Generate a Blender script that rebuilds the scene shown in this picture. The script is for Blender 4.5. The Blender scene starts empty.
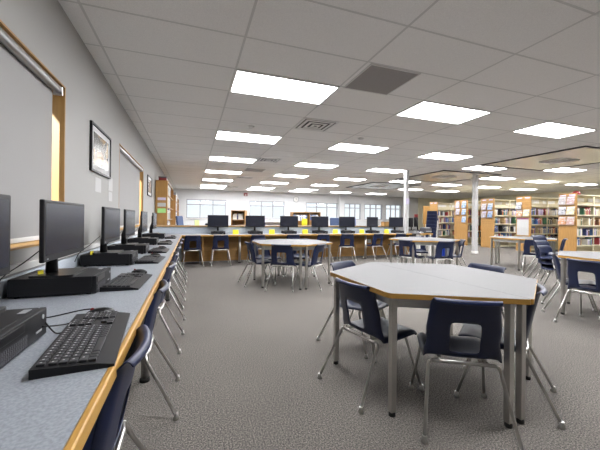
import bpy, bmesh, math, random
from mathutils import Vector, Matrix
random.seed(7)
SC = bpy.context.scene
COL = SC.collection
R = math.radians
H = 2.74          # ceiling height
CT = 0.74         # counter and table height

# ------------------------------------------------------------------ materials
MATS = {}
def mat(name, col, rough=0.5, metal=0.0, noise=0.0, nscale=40.0, bump=0.0, emit=None, strength=0.0, spec=0.5, stretch=None):
    if name in MATS: return MATS[name]
    m = bpy.data.materials.new(name); m.use_nodes = True
    nt = m.node_tree; b = nt.nodes['Principled BSDF']
    b.inputs['Base Color'].default_value = (*col, 1)
    b.inputs['Roughness'].default_value = rough
    b.inputs['Metallic'].default_value = metal
    b.inputs['Specular IOR Level'].default_value = spec
    if emit:
        b.inputs['Emission Color'].default_value = (*emit, 1)
        b.inputs['Emission Strength'].default_value = strength
    if noise or bump:
        tc = nt.nodes.new('ShaderNodeTexCoord'); n = nt.nodes.new('ShaderNodeTexNoise')
        n.inputs['Scale'].default_value = nscale; n.inputs['Detail'].default_value = 4
        if stretch:
            mp = nt.nodes.new('ShaderNodeMapping'); mp.inputs['Scale'].default_value = stretch
            nt.links.new(tc.outputs['Object'], mp.inputs['Vector']); nt.links.new(mp.outputs['Vector'], n.inputs['Vector'])
        else:
            nt.links.new(tc.outputs['Object'], n.inputs['Vector'])
        if noise:
            rp = nt.nodes.new('ShaderNodeValToRGB')
            lo = tuple(max(0, c*(1-noise)) for c in col); hi = tuple(min(1, c*(1+noise)) for c in col)
            rp.color_ramp.elements[0].color = (*lo, 1); rp.color_ramp.elements[1].color = (*hi, 1)
            rp.color_ramp.elements[0].position = .35; rp.color_ramp.elements[1].position = .65
            nt.links.new(n.outputs['Fac'], rp.inputs['Fac']); nt.links.new(rp.outputs['Color'], b.inputs['Base Color'])
        if bump:
            bp = nt.nodes.new('ShaderNodeBump'); bp.inputs['Strength'].default_value = bump; bp.inputs['Distance'].default_value = .004
            nt.links.new(n.outputs['Fac'], bp.inputs['Height']); nt.links.new(bp.outputs['Normal'], b.inputs['Normal'])
    MATS[name] = m
    return m

def carpet_mat():
    m = bpy.data.materials.new('carpet'); m.use_nodes = True; nt = m.node_tree; b = nt.nodes['Principled BSDF']
    tc = nt.nodes.new('ShaderNodeTexCoord')
    n1 = nt.nodes.new('ShaderNodeTexNoise'); n1.inputs['Scale'].default_value = 120; n1.inputs['Detail'].default_value = 5; n1.inputs['Roughness'].default_value = .75
    n2 = nt.nodes.new('ShaderNodeTexNoise'); n2.inputs['Scale'].default_value = 1.3; n2.inputs['Detail'].default_value = 3
    for n in (n1, n2): nt.links.new(tc.outputs['Object'], n.inputs['Vector'])
    rp = nt.nodes.new('ShaderNodeValToRGB'); e = rp.color_ramp.elements
    e[0].position = .41; e[0].color = (.053, .050, .050, 1); e[1].position = .61; e[1].color = (.34, .312, .285, 1)
    x = e.new(.48); x.color = (.142, .132, .122, 1)
    x = e.new(.545); x.color = (.20, .181, .160, 1)
    nt.links.new(n1.outputs['Fac'], rp.inputs['Fac'])
    mx = nt.nodes.new('ShaderNodeMixRGB'); mx.blend_type = 'MULTIPLY'; mx.inputs[0].default_value = .25
    nt.links.new(rp.outputs['Color'], mx.inputs[1]); nt.links.new(n2.outputs['Fac'], mx.inputs[2])
    nt.links.new(mx.outputs['Color'], b.inputs['Base Color'])
    b.inputs['Roughness'].default_value = .95; b.inputs['Specular IOR Level'].default_value = .15
    bp = nt.nodes.new('ShaderNodeBump'); bp.inputs['Strength'].default_value = .5; bp.inputs['Distance'].default_value = .006
    nt.links.new(n1.outputs['Fac'], bp.inputs['Height']); nt.links.new(bp.outputs['Normal'], b.inputs['Normal'])
    return m

def picture_mat(name, cols, scale):
    m = bpy.data.materials.new(name); m.use_nodes = True; nt = m.node_tree; b = nt.nodes['Principled BSDF']
    tc = nt.nodes.new('ShaderNodeTexCoord'); n = nt.nodes.new('ShaderNodeTexNoise'); n.inputs['Scale'].default_value = scale; n.inputs['Detail'].default_value = 2
    nt.links.new(tc.outputs['Object'], n.inputs['Vector'])
    rp = nt.nodes.new('ShaderNodeValToRGB'); rp.color_ramp.interpolation = 'EASE'
    e = rp.color_ramp.elements
    e[0].position = .3; e[0].color = (*cols[0], 1); e[1].position = .7; e[1].color = (*cols[-1], 1)
    for k, c in enumerate(cols[1:-1]):
        x = e.new(.3+.4*(k+1)/(len(cols)-1)); x.color = (*c, 1)
    nt.links.new(n.outputs['Fac'], rp.inputs['Fac']); nt.links.new(rp.outputs['Color'], b.inputs['Base Color'])
    b.inputs['Roughness'].default_value = .25
    return m

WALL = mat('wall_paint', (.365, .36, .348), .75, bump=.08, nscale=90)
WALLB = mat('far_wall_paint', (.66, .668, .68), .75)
CREAM = mat('cream_wall', (.80, .76, .60), .75)  # cream base colour for right wall and right end of back wall
CEIL = mat('acoustic_tile', (.93, .915, .895), .9, noise=.05, nscale=160, bump=.25)
TBAR = mat('ceiling_grid_metal', (.70, .69, .67), .6)
CARPET = carpet_mat()
WOOD = mat('oak_veneer', (.38, .205, .06), .42, noise=.10, nscale=5, stretch=(9, 9, .7))
WOODH = mat('oak_panel_horizontal', (.40, .22, .068), .45, noise=.10, nscale=5, stretch=(.7, 9, 9))
EDGE = mat('oak_edge', (.44, .245, .052), .38, noise=.08, nscale=6, stretch=(1, 1, 8))
LAM = mat('counter_laminate', (.265, .285, .317), .45, spec=.3, noise=.16, nscale=130)
RISER = mat('riser_laminate', (.55, .60, .66), .45, noise=.08, nscale=90)
TOP = mat('table_laminate', (.165, .163, .168), .5, noise=.03, nscale=70, spec=.12)
APRON = mat('apron_metal', (.62, .62, .61), .45)
CHROME = mat('chrome', (.55, .54, .52), .28, 1.0)
STEEL = mat('brushed_tube', (.56, .545, .52), .32, 1.0)
NAVY = mat('navy_plastic', (.0055, .012, .048), .38, noise=.08, nscale=300, bump=.04)
BLACK = mat('black_plastic', (.010, .010, .012), .45, spec=.3)
BLACKG = mat('black_gloss_plastic', (.008, .008, .009), .3, spec=.3)
KEYM = mat('key_plastic', (.028, .028, .032), .45)
KEYL = mat('key_legend', (.42, .42, .44), .5)
CASE = mat('computer_case', (.011, .011, .013), .5, noise=.1, nscale=200, spec=.25)
SCREEN = mat('dark_screen', (.016, .018, .030), .25, spec=.5)
RUBBER = mat('black_rubber', (.01, .01, .01), .7)
WHITE = mat('white_paint', (.80, .79, .77), .5)
FRAMEW = mat('window_vinyl', (.36, .37, .41), .45)
BLIND = mat('blind_fabric', (.34, .335, .33), .8, noise=.03, nscale=160, bump=.15)
ALU = mat('brushed_aluminium', (.62, .62, .63), .3, 1.0)
LENS = mat('light_diffuser', (.9, .9, .9), .4, emit=(.985, .985, 1.0), strength=24.5)
VENTD = mat('vent_dark', (.04, .04, .04), .7)
VENTF = mat('vent_metal', (.80, .79, .78), .4)
GREYT = mat('grey_return_tile', (.33, .31, .30), .8, noise=.12, nscale=220)
GLOSS = mat('gloss_ceiling_metal', (.85, .83, .78), .26, .5)
SHELFM = mat('beige_metal', (.66, .60, .44), .5)
YEL = mat('yellow_card', (.90, .78, .02), .6)
PAPER = mat('white_paper', (.50, .50, .50), .7)
LILAC = mat('lilac_paper', (.55, .50, .66), .7)
GREENP = mat('green_paper', (.38, .72, .25), .7)
REDM = mat('red_plastic', (.22, .015, .018), .4)
BLUEP = mat('blue_folder', (.03, .10, .70), .5)
BLUEC = mat('blue_grey_fabric', (.05, .08, .17), .7)
PURP = mat('purple_fabric', (.20, .18, .45), .7)
GREYD = mat('dark_grey_plastic', (.06, .06, .07), .5)
GREYM = mat('mid_grey_plastic', (.33, .34, .36), .5)
SIDEW = mat('pages_white', (.75, .72, .65), .8)

# ------------------------------------------------------------------ mesh helpers
class MB:
    def __init__(self): self.bm = bmesh.new()
    def box(self, x0, x1, y0, y1, z0, z1, bev=0, mi=0):
        r = bmesh.ops.create_cube(self.bm, size=1)
        vs = r['verts']
        for v in vs:
            v.co = Vector((x0+(v.co.x+.5)*(x1-x0), y0+(v.co.y+.5)*(y1-y0), z0+(v.co.z+.5)*(z1-z0)))
        fs = set(f for v in vs for f in v.link_faces)
        if bev:
            es = set(e for v in vs for e in v.link_edges)
            rr = bmesh.ops.bevel(self.bm, geom=list(es), offset=bev, segments=2, affect='EDGES', profile=.5)
            fs = set(f for f in rr['faces']) | set(f for f in fs if f.is_valid)
        for f in fs:
            if f.is_valid: f.material_index = mi
        return self
    def obox(self, M, sx, sy, sz, bev=0, mi=0):
        n0 = len(self.bm.verts)
        before = set(self.bm.verts)
        self.box(-sx/2, sx/2, -sy/2, sy/2, -sz/2, sz/2, bev, mi)
        for v in self.bm.verts:
            if v not in before: v.co = M @ v.co
        return self
    def tube(self, pts, rad, n=10, mi=0, caps=True):
        pts = [Vector(p) for p in pts]
        rads = rad if isinstance(rad, (list, tuple)) else [rad]*len(pts)
        rings = []; up = None
        for i, p in enumerate(pts):
            if i == 0: t = (pts[1]-p).normalized()
            elif i == len(pts)-1: t = (p-pts[i-1]).normalized()
            else: t = ((p-pts[i-1]).normalized()+(pts[i+1]-p).normalized()).normalized()
            if up is None:
                up = Vector((0, 0, 1)) if abs(t.z) < .9 else Vector((1, 0, 0))
            a = (up - t*up.dot(t)).normalized(); b = t.cross(a); up = a
            rings.append([self.bm.verts.new(p+rads[i]*(a*math.cos(2*math.pi*k/n)+b*math.sin(2*math.pi*k/n))) for k in range(n)])
        for i in range(len(rings)-1):
            for k in range(n):
                f = self.bm.faces.new((rings[i][k], rings[i][(k+1) % n], rings[i+1][(k+1) % n], rings[i+1][k])); f.smooth = True; f.material_index = mi
        if caps:
            f = self.bm.faces.new(rings[0][::-1]); f.material_index = mi
            f = self.bm.faces.new(rings[-1]); f.material_index = mi
        return self
    def cyl(self, x, y, z0, z1, r, n=20, mi=0):
        return self.tube([(x, y, z0), (x, y, z1)], r, n, mi)
    def lathe(self, prof, n=24, mi=0, M=None):
        rings = []
        M = M or Matrix.Identity(4)
        for r, z in prof:
            rings.append([self.bm.verts.new(M @ Vector((r*math.cos(2*math.pi*k/n), r*math.sin(2*math.pi*k/n), z))) for k in range(n)])
        for i in range(len(rings)-1):
            for k in range(n):
                f = self.bm.faces.new((rings[i][k], rings[i][(k+1) % n], rings[i+1][(k+1) % n], rings[i+1][k])); f.smooth = True; f.material_index = mi
        self.bm.faces.new(rings[0][::-1]).material_index = mi; self.bm.faces.new(rings[-1]).material_index = mi
        return self
    def prism(self, poly, z0, z1, mi=0, bev=0):
        a = [self.bm.verts.new((x, y, z0)) for x, y in poly]; b = [self.bm.verts.new((x, y, z1)) for x, y in poly]
        n = len(poly)
        fs = [self.bm.faces.new(a[::-1]), self.bm.faces.new(b)]
        for k in range(n): fs.append(self.bm.faces.new((a[k], a[(k+1) % n], b[(k+1) % n], b[k])))
        for f in fs: f.material_index = mi
        return self
    def xform(self, M):
        for v in self.bm.verts: v.co = M @ v.co
        return self
    def build(self, name, material, parent=None, loc=None):
        bmesh.ops.recalc_face_normals(self.bm, faces=self.bm.faces)
        me = bpy.data.meshes.new(name); self.bm.to_mesh(me); self.bm.free()
        for m in (material if isinstance(material, (list, tuple)) else [material]): me.materials.append(m)
        o = bpy.data.objects.new(name, me); COL.objects.link(o)
        if parent: o.parent = parent
        if loc: o.location = loc
        return o

def tag(o, label, cat, group=None, kind=None):
    o['label'] = label; o['category'] = cat
    if group: o['group'] = group
    if kind: o['kind'] = kind
    return o
def thing(name, loc, rz, label, cat, group=None):
    o = bpy.data.objects.new(name, None); COL.objects.link(o)
    o.location = loc; o.rotation_euler = (0, 0, rz); o.empty_display_size = .1
    return tag(o, label, cat, group)
def struct(o): o['kind'] = 'structure'; return o
def dup(o, loc=None, rz=None, label=None, group=None, parent=None):
    c = o.copy(); COL.objects.link(c)
    if parent is not None: c.parent = parent
    if loc is not None: c.location = loc
    if rz is not None: c.rotation_euler = (0, 0, rz)
    if label: c['label'] = label
    if group: c['group'] = group
    for ch in o.children: dup(ch, parent=c)
    return c
ORD = ['first', 'second', 'third', 'fourth', 'fifth', 'sixth', 'seventh', 'eighth', 'ninth', 'tenth', 'eleventh', 'twelfth', 'thirteenth', 'fourteenth', 'fifteenth', 'sixteenth', 'seventeenth', 'eighteenth', 'nineteenth', 'twentieth',
       'twenty-first', 'twenty-second', 'twenty-third', 'twenty-fourth', 'twenty-fifth', 'twenty-sixth', 'twenty-seventh', 'twenty-eighth', 'twenty-ninth', 'thirtieth']
ORD += ['thirty-'+w for w in ORD[:9]]+['fortieth']+['forty-'+w for w in ORD[:9]]+['fiftieth']+['fifty-'+w for w in ORD[:9]]
def roundpoly(poly, r, n=4):
    out = []; N = len(poly)
    for i in range(N):
        p = Vector(poly[i]); a = Vector(poly[i-1]); b = Vector(poly[(i+1) % N])
        da = (a-p).normalized(); db = (b-p).normalized()
        for k in range(n+1):
            t = k/n
            q = (p+da*r)*(1-t)**2 + p*2*t*(1-t) + (p+db*r)*t**2
            out.append((q.x, q.y))
    return out

# ------------------------------------------------------------------ room shell
XL, XR, YB, YF = -.93, 18.6, 18.5, -4.2
m = MB().box(XL-.3, XR+.3, YF-.3, YB+.3, -.1, 0); struct(m.build('floor', CARPET))
ceil = struct(MB().box(XL-.3, XR+.3, YF-.3, YB+.3, H, H+.12).build('ceiling', CEIL))
g = MB()
k = -1
for k in range(-1, 16):
    x = .43+1.22*k
    if XL < x < XR: g.box(x-.010, x+.010, YF, YB, H-.002, H)
for k in range(-12, 25):
    y = 3.31+.61*k
    if YF < y < YB: g.box(XL, XR, y-.009, y+.009, H-.0015, H)
o = struct(g.build('ceiling_grid', TBAR)); o.parent = ceil

# left wall with two window openings
W = [(-.6, 2.88), (4.80, 7.06)]; Z0, Z1 = .98, 2.17
g = MB(); t = .22
ys = [YF-.3, W[0][0], W[0][1], W[1][0], W[1][1], YB+.3]
for a, b in ((ys[0], ys[1]), (ys[2], ys[3]), (ys[4], ys[5])): g.box(XL-t, XL, a, b, 0, H)
for a, b in W:
    g.box(XL-t, XL, a, b, 0, Z0); g.box(XL-t, XL, a, b, Z1, H)
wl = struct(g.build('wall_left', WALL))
GL = bpy.data.materials.new('window_glass'); GL.use_nodes = True
nt_ = GL.node_tree; nt_.nodes.clear()
o_ = nt_.nodes.new('ShaderNodeOutputMaterial'); mx_ = nt_.nodes.new('ShaderNodeMixShader'); mx_.inputs[0].default_value = .06
t1_ = nt_.nodes.new('ShaderNodeBsdfTransparent'); t1_.inputs[0].default_value = (.95, .97, .98, 1); g1_ = nt_.nodes.new('ShaderNodeBsdfGlossy'); g1_.inputs['Roughness'].default_value = .02
nt_.links.new(t1_.outputs[0], mx_.inputs[1]); nt_.links.new(g1_.outputs[0], mx_.inputs[2]); nt_.links.new(mx_.outputs[0], o_.inputs['Surface'])
for i, (a, b) in enumerate(W):
    w = bpy.data.objects.new('window_%d' % (i+1), None); COL.objects.link(w); w.location = (XL, (a+b)/2, Z0); struct(w)
    lo = lambda mb: mb.xform(Matrix.Translation((-XL, -(a+b)/2, -Z0)))
    g = MB()
    g.box(XL-.20, XL+.002, a-.002, a+.014, Z0, Z1); g.box(XL-.20, XL+.002, b-.014, b+.002, Z0, Z1)
    g.box(XL-.20, XL+.002, a+.014, b-.014, Z1-.012, Z1)
    lo(g).build('window_lining', WOOD, w)
    g = MB().box(XL-.20, XL+.004, a, b, Z0-.004, Z0+.008, .002); lo(g).build('window_sill', EDGE, w)
    g = MB()
    g.box(XL-.19, XL-.14, a+.022, b-.022, Z0+.02, Z0+.07); g.box(XL-.19, XL-.14, a+.022, b-.022, Z1-.07, Z1-.022)
    n = 3
    for k in range(n+1):
        y = a+.022+(b-a-.044-.05)*k/n; g.box(XL-.19, XL-.14, y, y+.05, Z0+.07, Z1-.07)
    lo(g).build('window_frame', FRAMEW, w)
    g = MB().box(XL-.17, XL-.165, a+.03, b-.03, Z0+.03, Z1-.03); lo(g).build('window_pane', GL, w)
# roller blinds
for i, (a, b) in enumerate(W):
    lab = ['pale fabric roller blind lowered in the near window of the left wall', 'pale fabric roller blind lowered in the window beyond the framed picture'][i]
    t_ = thing('roller_blind', (XL-.03, (a+b)/2, Z0+.02), 0, lab, 'blind', 'roller blinds on the left wall')
    hw = (b-a)/2-.03
    MB().box(-.028, -.025, -hw, hw-.05, .03, Z1-Z0-.075).build('blind_fabric', BLIND, t_)
    MB().tube([(.0, -hw, Z1-Z0-.065), (.0, hw-.03, Z1-Z0-.065)], .03, 16).build('roller_tube', ALU, t_)
    MB().box(-.034, -.019, -hw, hw-.05, .005, .034, .003).build('bottom_rail', WHITE, t_)
    g = MB(); g.box(-.03, .03, hw-.03, hw-.01, Z1-Z0-.105, Z1-Z0-.04, .003); g.build('bracket', ALU, t_)

# back wall with six windows
WB = [(-.25, 1.92, 1.12, 2.19), (3.29, 5.48, 1.12, 2.19), (6.90, 9.13, 1.12, 2.19), (9.62, 10.88, 1.12, 2.19), (11.16, 12.58, 1.12, 2.19), (12.86, 14.15, 1.12, 2.19)]
g = MB(); xs = [XL-.3]
for a, b, c, d in WB: xs += [a, b]
xs.append(15.62)
for k in range(0, len(xs), 2): g.box(xs[k], xs[k+1], YB, YB+.22, 0, H)
for a, b, c, d in WB:
    g.box(a, b, YB, YB+.22, 0, c); g.box(a, b, YB, YB+.22, d, H)
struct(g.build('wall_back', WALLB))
struct(MB().box(15.62, XR+.3, YB-.06, YB+.22, 0, H).build('wall_back_right', CREAM))
struct(MB().box(XR, XR+.22, YF-.3, YB+.3, 0, H).build('wall_right', CREAM))
struct(MB().box(XL-.3, XR+.3, YF-.22, YF, 0, H).build('wall_front', WALL))
struct(MB().box(9.15, 9.5, YB-.25, YB, 0, H, .01).build('trim_1', WALLB))
struct(MB().box(XL, 15.6, YB-.012, YB, 0, .1).build('baseboard_back', BLACK))
struct(MB().box(XL, XL+.012, 8.6, 18.4, 0, .1).build('baseboard_left', BLACK))
for i, (a, b, c, d) in enumerate(WB):
    w = bpy.data.objects.new('window_%d' % (i+3), None); COL.objects.link(w); w.location = ((a+b)/2, YB, c); struct(w)
    hw = (b-a)/2; hh = d-c; g = MB(); f = .045
    g.box(-hw, hw, .02, .10, 0, f); g.box(-hw, hw, .02, .10, hh-f, hh); zt = hh*.70
    g.box(-hw+f, hw-f, .03, .09, zt, zt+.05)
    for k in range(4):
        x = -hw+(2*hw-f)*k/3
        g.box(x, x+f, .02, .10, f, hh-f)
    g.build('window_frame', FRAMEW, w)
    MB().box(-hw+.01, hw-.01, .055, .06, .01, hh-.01).build('window_pane', GL, w)
    MB().box(-hw-.03, hw+.03, -.05, .02, -.03, 0, .004).build('window_sill', WHITE, w)

# ------------------------------------------------------------------ ceiling lights
def make_light():
    r = thing('ceiling_light', (0, 0, H), 0, '', 'ceiling light', 'recessed ceiling light panels')
    g = MB(); a, b = .61, .305; w = .022
    g.box(-a, a, -b, -b+w, -.014, 0); g.box(-a, a, b-w, b, -.014, 0); g.box(-a, -a+w, -b+w, b-w, -.014, 0); g.box(a-w, a, -b+w, b-w, -.014, 0)
    g.build('light_frame', WHITE, r)
    MB().box(-a+w, a-w, -b+w, b-w, -.010, -.002).build('diffuser', LENS, r)
    return r
L0 = None
rows = ['row nearest the left wall', 'second row from the left wall', 'third row from the left wall', 'glossy square row', 'fifth row from the left wall', 'sixth row from the left wall', 'row farthest right']
lights = {0: [-1, 0, 1, 2, 3, 4, 5, 5.45], 1: [-1, 0, 1, 2, 3, 4, 5, 5.45], 2: [-1, 0, 1, 2, 3, 4, 5, 5.45], 3: [-1, 0, 1.39, 2.9, 4, 5.3], 4: [-1, 0, 1.1, 2, 3, 4, 5.3], 5: [0, 1, 2, 3, 4], 6: [0, 1, 2, 3]}
for k, js in lights.items():
    for q, j in enumerate(js):
        loc = (.43+2.44*k+.61, 3.31+2.44*j+.305, H)
        back = len(js)-q
        lab = 'bright ceiling light, %s from the far end, %s' % (ORD[back-1], rows[k])
        if back == 1: lab = 'bright ceiling light at the far end, %s' % rows[k]
        if L0 is None: L0 = make_light(); L0.location = loc; L0['label'] = lab
        else: dup(L0, loc, 0, lab)

# ceiling vents
def make_vent():
    r = thing('ceiling_vent', (0, 0, H), 0, '', 'ceiling vent', 'square ceiling diffusers')
    a = .30
    MB().box(-a+.02, a-.02, -a+.02, a-.02, -.006, -.001).build('vent_backing', VENTD, r)
    g = MB()
    g.box(-a, a, -a, -a+.03, -.012, 0); g.box(-a, a, a-.03, a, -.012, 0); g.box(-a, -a+.03, -a+.03, a-.03, -.012, 0); g.box(a-.03, a, -a+.03, a-.03, -.012, 0)
    g.build('vent_frame', VENTF, r)
    for q in range(3):
        so_ = .245-.085*q; si_ = so_-.045; z1 = -.008-.004*q; z0 = z1-.006; g = MB()
        g.box(-so_, so_, -so_, -si_, z0, z1); g.box(-so_, so_, si_, so_, z0, z1); g.box(-so_, -si_, -si_, si_, z0, z1); g.box(si_, so_, -si_, si_, z0, z1)
        g.build('louver', VENTF, r)
    return r
v0 = make_vent(); v0.location = (1.955, 4.835, H); v0['label'] = 'louvred ceiling vent nearest the camera, between two light rows'
for loc, lab in (((1.955, 8.19, H), 'louvred ceiling vent touching the third light of the left row'), ((1.955, 12.1, H), 'far louvred ceiling vent beyond the small grey return tile'),
                 ((1.955, 16.1, H), 'farthest louvred ceiling vent near the back wall'), ((8.95, 5.35, H-.018), 'dark louvred vent set in the nearest glossy ceiling square'),
                 ((8.6, 8.85, H-.018), 'dark louvred vent set in the middle glossy ceiling square'), ((8.4, 12.6, H-.018), 'dark louvred vent set in the farthest glossy ceiling square')):
    dup(v0, loc, 0, lab)
def ctile(loc, lab, s=1):
    t_ = thing('return_air_tile', loc, 0, lab, 'ceiling tile', 'grey return air tiles')
    MB().box(-.295, .295, -.295, .295, -.008, -.001).build('perforated_face', GREYT, t_)
    g = MB()
    for sx in (-1, 1): g.box(sx*.30-.008, sx*.30+.008, -.308, .308, -.010, 0)
    for sy in (-1, 1): g.box(-.292, .292, sy*.30-.008, sy*.30+.008, -.010, 0)
    g.build('tile_frame', TBAR, t_)
ctile((2.005, 3.02, H), 'large plain grey square tile in the ceiling nearest the camera')
ctile((1.955, 10.1, H), 'small far grey tile in the ceiling beside the fourth left light')
for (x, y), lab in (((.96, 5.3), 'small white ceiling disc beside the second left light'), ((3.1, 5.3), 'small white ceiling disc over the octagonal tables'), ((6.5, 7.6), 'small white ceiling disc near the left white column')):
    t_ = thing('smoke_detector', (x, y, H), 0, lab, 'smoke detector')
    MB().lathe([(.055, 0), (.055, -.012), (.04, -.03), (.012, -.034)], 20).build('detector_body', WHITE, t_)
# glossy ceiling squares
for (x, y), lab in (((8.95, 5.35), 'glossy cream ceiling square nearest, at upper right'), ((8.75, 8.95), 'glossy cream ceiling square in the middle, between two columns'), ((8.5, 12.6), 'glossy ceiling square farthest back, reflecting the windows')):
    t_ = thing('glossy_ceiling_square', (x, y, H), 0, lab, 'ceiling panel', 'glossy ceiling squares')
    MB().box(-1.21, 1.21, -1.21, 1.21, -.016, -.001).build('polished_face', GLOSS, t_)
    g = MB()
    for s in (-1, 1): g.box(s*1.225-.015, s*1.225+.015, -1.24, 1.24, -.03, 0); g.box(-1.21, 1.21, s*1.225-.015, s*1.225+.015, -.03, 0)
    g.build('edge_trim', GREYD, t_)

# columns
for (x, y), lab, s in (((9.37, 8.2), 'square white column standing on open carpet before the bookcases', .068), ((6.545, 8.30), 'square white column at the end of the raised counter shelf', .058)):
    t_ = thing('column', (x, y, 0), 0, lab, 'column')
    MB().box(-s, s, -s, s, 0, H-.002, .008).build('column_shaft', mat('column_paint', (.48, .475, .47), .5), t_)
    MB().box(-s-.012, s+.012, -s-.012, s+.012, 0, .09, .004).build('column_base', WHITE, t_)
    if x < 8: MB().box(-.07, .07, -s-.006, -s+.001, 1.66, 1.84).build('notice', LILAC, t_)

# ------------------------------------------------------------------ counters
XE = -.20; YC = 7.85
t_ = thing('long_counter', (XL, 3.4, 0), 0, 'long grey laminate counter with oak edge running along the left wall', 'counter')
lo = Matrix.Translation((-XL, -3.4, 0))
MB().box(XL+.004, XE-.02, -1.2, YC, CT-.038, CT).xform(lo).build('worktop', LAM, t_)
MB().box(XE-.02, XE, -1.2, YC+.0, CT-.040, CT+.001, .005).xform(lo).build('edge_band', EDGE, t_)
MB().box(XL+.004, XL+.02, -1.2, YC, CT, CT+.10, .003).xform(lo).build('backsplash', RISER, t_)
for y in (.2, 2.45, 4.7, 6.9):
    o = MB().cyl(-.30, y, .03, CT-.038, .028, 16).xform(lo).build('counter_leg', STEEL, t_)
    MB().lathe([(.034, .0), (.034, .02), (.028, .03), (.026, .055)], 16, M=lo @ Matrix.Translation((-.30, y, 0))).build('leg_foot', RUBBER, o)
# wall cable raceway
o = MB().box(XL+.003, XL+.035, -.8, 7.8, .858, .90, .004).build('cable_raceway', WHITE)
tag(o, 'white cable raceway running along the left wall above the counter', 'cable raceway')

t_ = thing('back_counter', (3.2, 8.1, 0), 0, 'long computer counter across the room with raised oak-edged shelf and oak back panel', 'counter')
lo = Matrix.Translation((-3.2, -8.1, 0))
MB().box(XL+.004, 6.42, YC+.0205, 8.52, CT-.038, CT).xform(lo).build('worktop', LAM, t_)
MB().box(XL+.004, 6.42, YC+.0005, YC+.0205, CT-.040, CT+.001, .005).xform(lo).build('edge_band', EDGE, t_)
MB().box(-.90, 6.42, 8.52, 8.56, .02, .93).xform(lo).build('riser_panel', RISER, t_)
MB().box(-.90, 6.42, 8.49, 8.86, .93, .955, .004).xform(lo).build('raised_shelf', LAM, t_)
MB().box(-.90, 6.42, 8.468, 8.49, .925, .957, .004).xform(lo).build('shelf_edge_band', EDGE, t_)
MB().box(-.22, 6.42, 8.49, 8.515, .02, CT-.04).xform(lo).build('modesty_panel', WOODH, t_)
for x in (.28, 2.95, 6.40):
    MB().box(x-.012, x+.012, YC+.12, 8.49, .02, CT-.04).xform(lo).build('divider_panel', WOOD, t_)
for x, y in ((1.19, 8.05), (4.86, 7.98)):
    o = MB().cyl(x, y, .02, CT-.038, .03, 16).xform(lo).build('counter_leg', STEEL, t_)
    MB().lathe([(.036, 0), (.036, .02), (.03, .03)], 16, M=lo @ Matrix.Translation((x, y, 0))).build('leg_foot', RUBBER, o)
for x in (1.9, 5.3):
    MB().box(x-.06, x+.06, 8.478, 8.49, .42, .54, .003).xform(lo).build('outlet_plate', WHITE, t_)

# desk right of the column
t_ = thing('service_desk', (6.93, 8.1, 0), 0, 'oak-edged service desk beyond the left white column', 'desk')
MB().box(-.24, .25, -.28, .42, CT-.035, CT).build('desk_top', TOP, t_)
MB().box(-.24, .25, -.30, -.28, CT-.04, CT+.001, .004).build('edge_band', EDGE, t_)
for sx in (-.19, .20):
    for sy in (-.22, .36): MB().box(sx-.025, sx+.025, sy-.025, sy+.025, 0, CT-.035).build('leg', WHITE, t_)

# ------------------------------------------------------------------ chairs
def chair_shell():
    prof = [(.232, .360, .36), (.240, .378, .375), (.225, .393, .39), (.16, .396, .405), (.08, .387, .41), (.0, .381, .41), (-.07, .381, .412), (-.115, .390, .415), (-.14, .408, .417),
            (-.150, .430, .415), (-.160, .48, .372), (-.170, .53, .40), (-.179, .575, .39), (-.185, .605, .382), (-.196, .655, .370), (-.207, .705, .358), (-.216, .733, .350), (-.229, .742, .342), (-.241, .736, .338), (-.246, .718, .336)]
    us = [-1, -.93, -.80, -.60, -.40, -.20, 0, .20, .40, .60, .80, .93, 1]
    bm = bmesh.new(); G = []
    for i, (y, z, w) in enumerate(prof):
        row = []
        for u in us:
            x = u*w/2
            e = abs(u)
            if i < 8:
                dz = .012*e*e - (.030 if e == 1 else (.004 if e > .9 else 0)); dy = 0
                if i < 2: dz *= .4
            elif i < 16:
                dz = (-.030 if i == 8 else -.012)*e**6 if i < 10 else 0; dy = .030*e*e + (.024 if e == 1 else 0)
            else:
                dz = 0; dy = .030*e*e
            row.append(bm.verts.new((x, y+dy, z+dz)))
        G.append(row)
    for i in range(len(prof)-1):
        for k in range(len(us)-1):
            if 9 <= i <= 12 and 4 <= k <= 7: continue
            f = bm.faces.new((G[i][k], G[i][k+1], G[i+1][k+1], G[i+1][k])); f.smooth = True
    cl = bm.edges.layers.float.get('crease_edge') or bm.edges.layers.float.new('crease_edge')
    for e_ in bm.edges:
        if len(e_.link_faces) == 1 and all(abs(v.co.x) < .1 and v.co.z > .425 and v.co.z < .61 for v in e_.verts): e_[cl] = .75
    bmesh.ops.recalc_face_normals(bm, faces=bm.faces)
    me = bpy.data.meshes.new('shell_src'); bm.to_mesh(me); bm.free()
    o = bpy.data.objects.new('shell_src', me); COL.objects.link(o)
    s = o.modifiers.new('s', 'SOLIDIFY'); s.thickness = .007; s.offset = 0
    s = o.modifiers.new('b', 'SUBSURF'); s.levels = 1; s.render_levels = 1
    dg = bpy.context.evaluated_depsgraph_get()
    me2 = bpy.data.meshes.new_from_object(o.evaluated_get(dg))
    bpy.data.objects.remove(o)
    for p in me2.polygons: p.use_smooth = True
    me2.materials.clear(); me2.materials.append(NAVY)
    return me2
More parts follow.
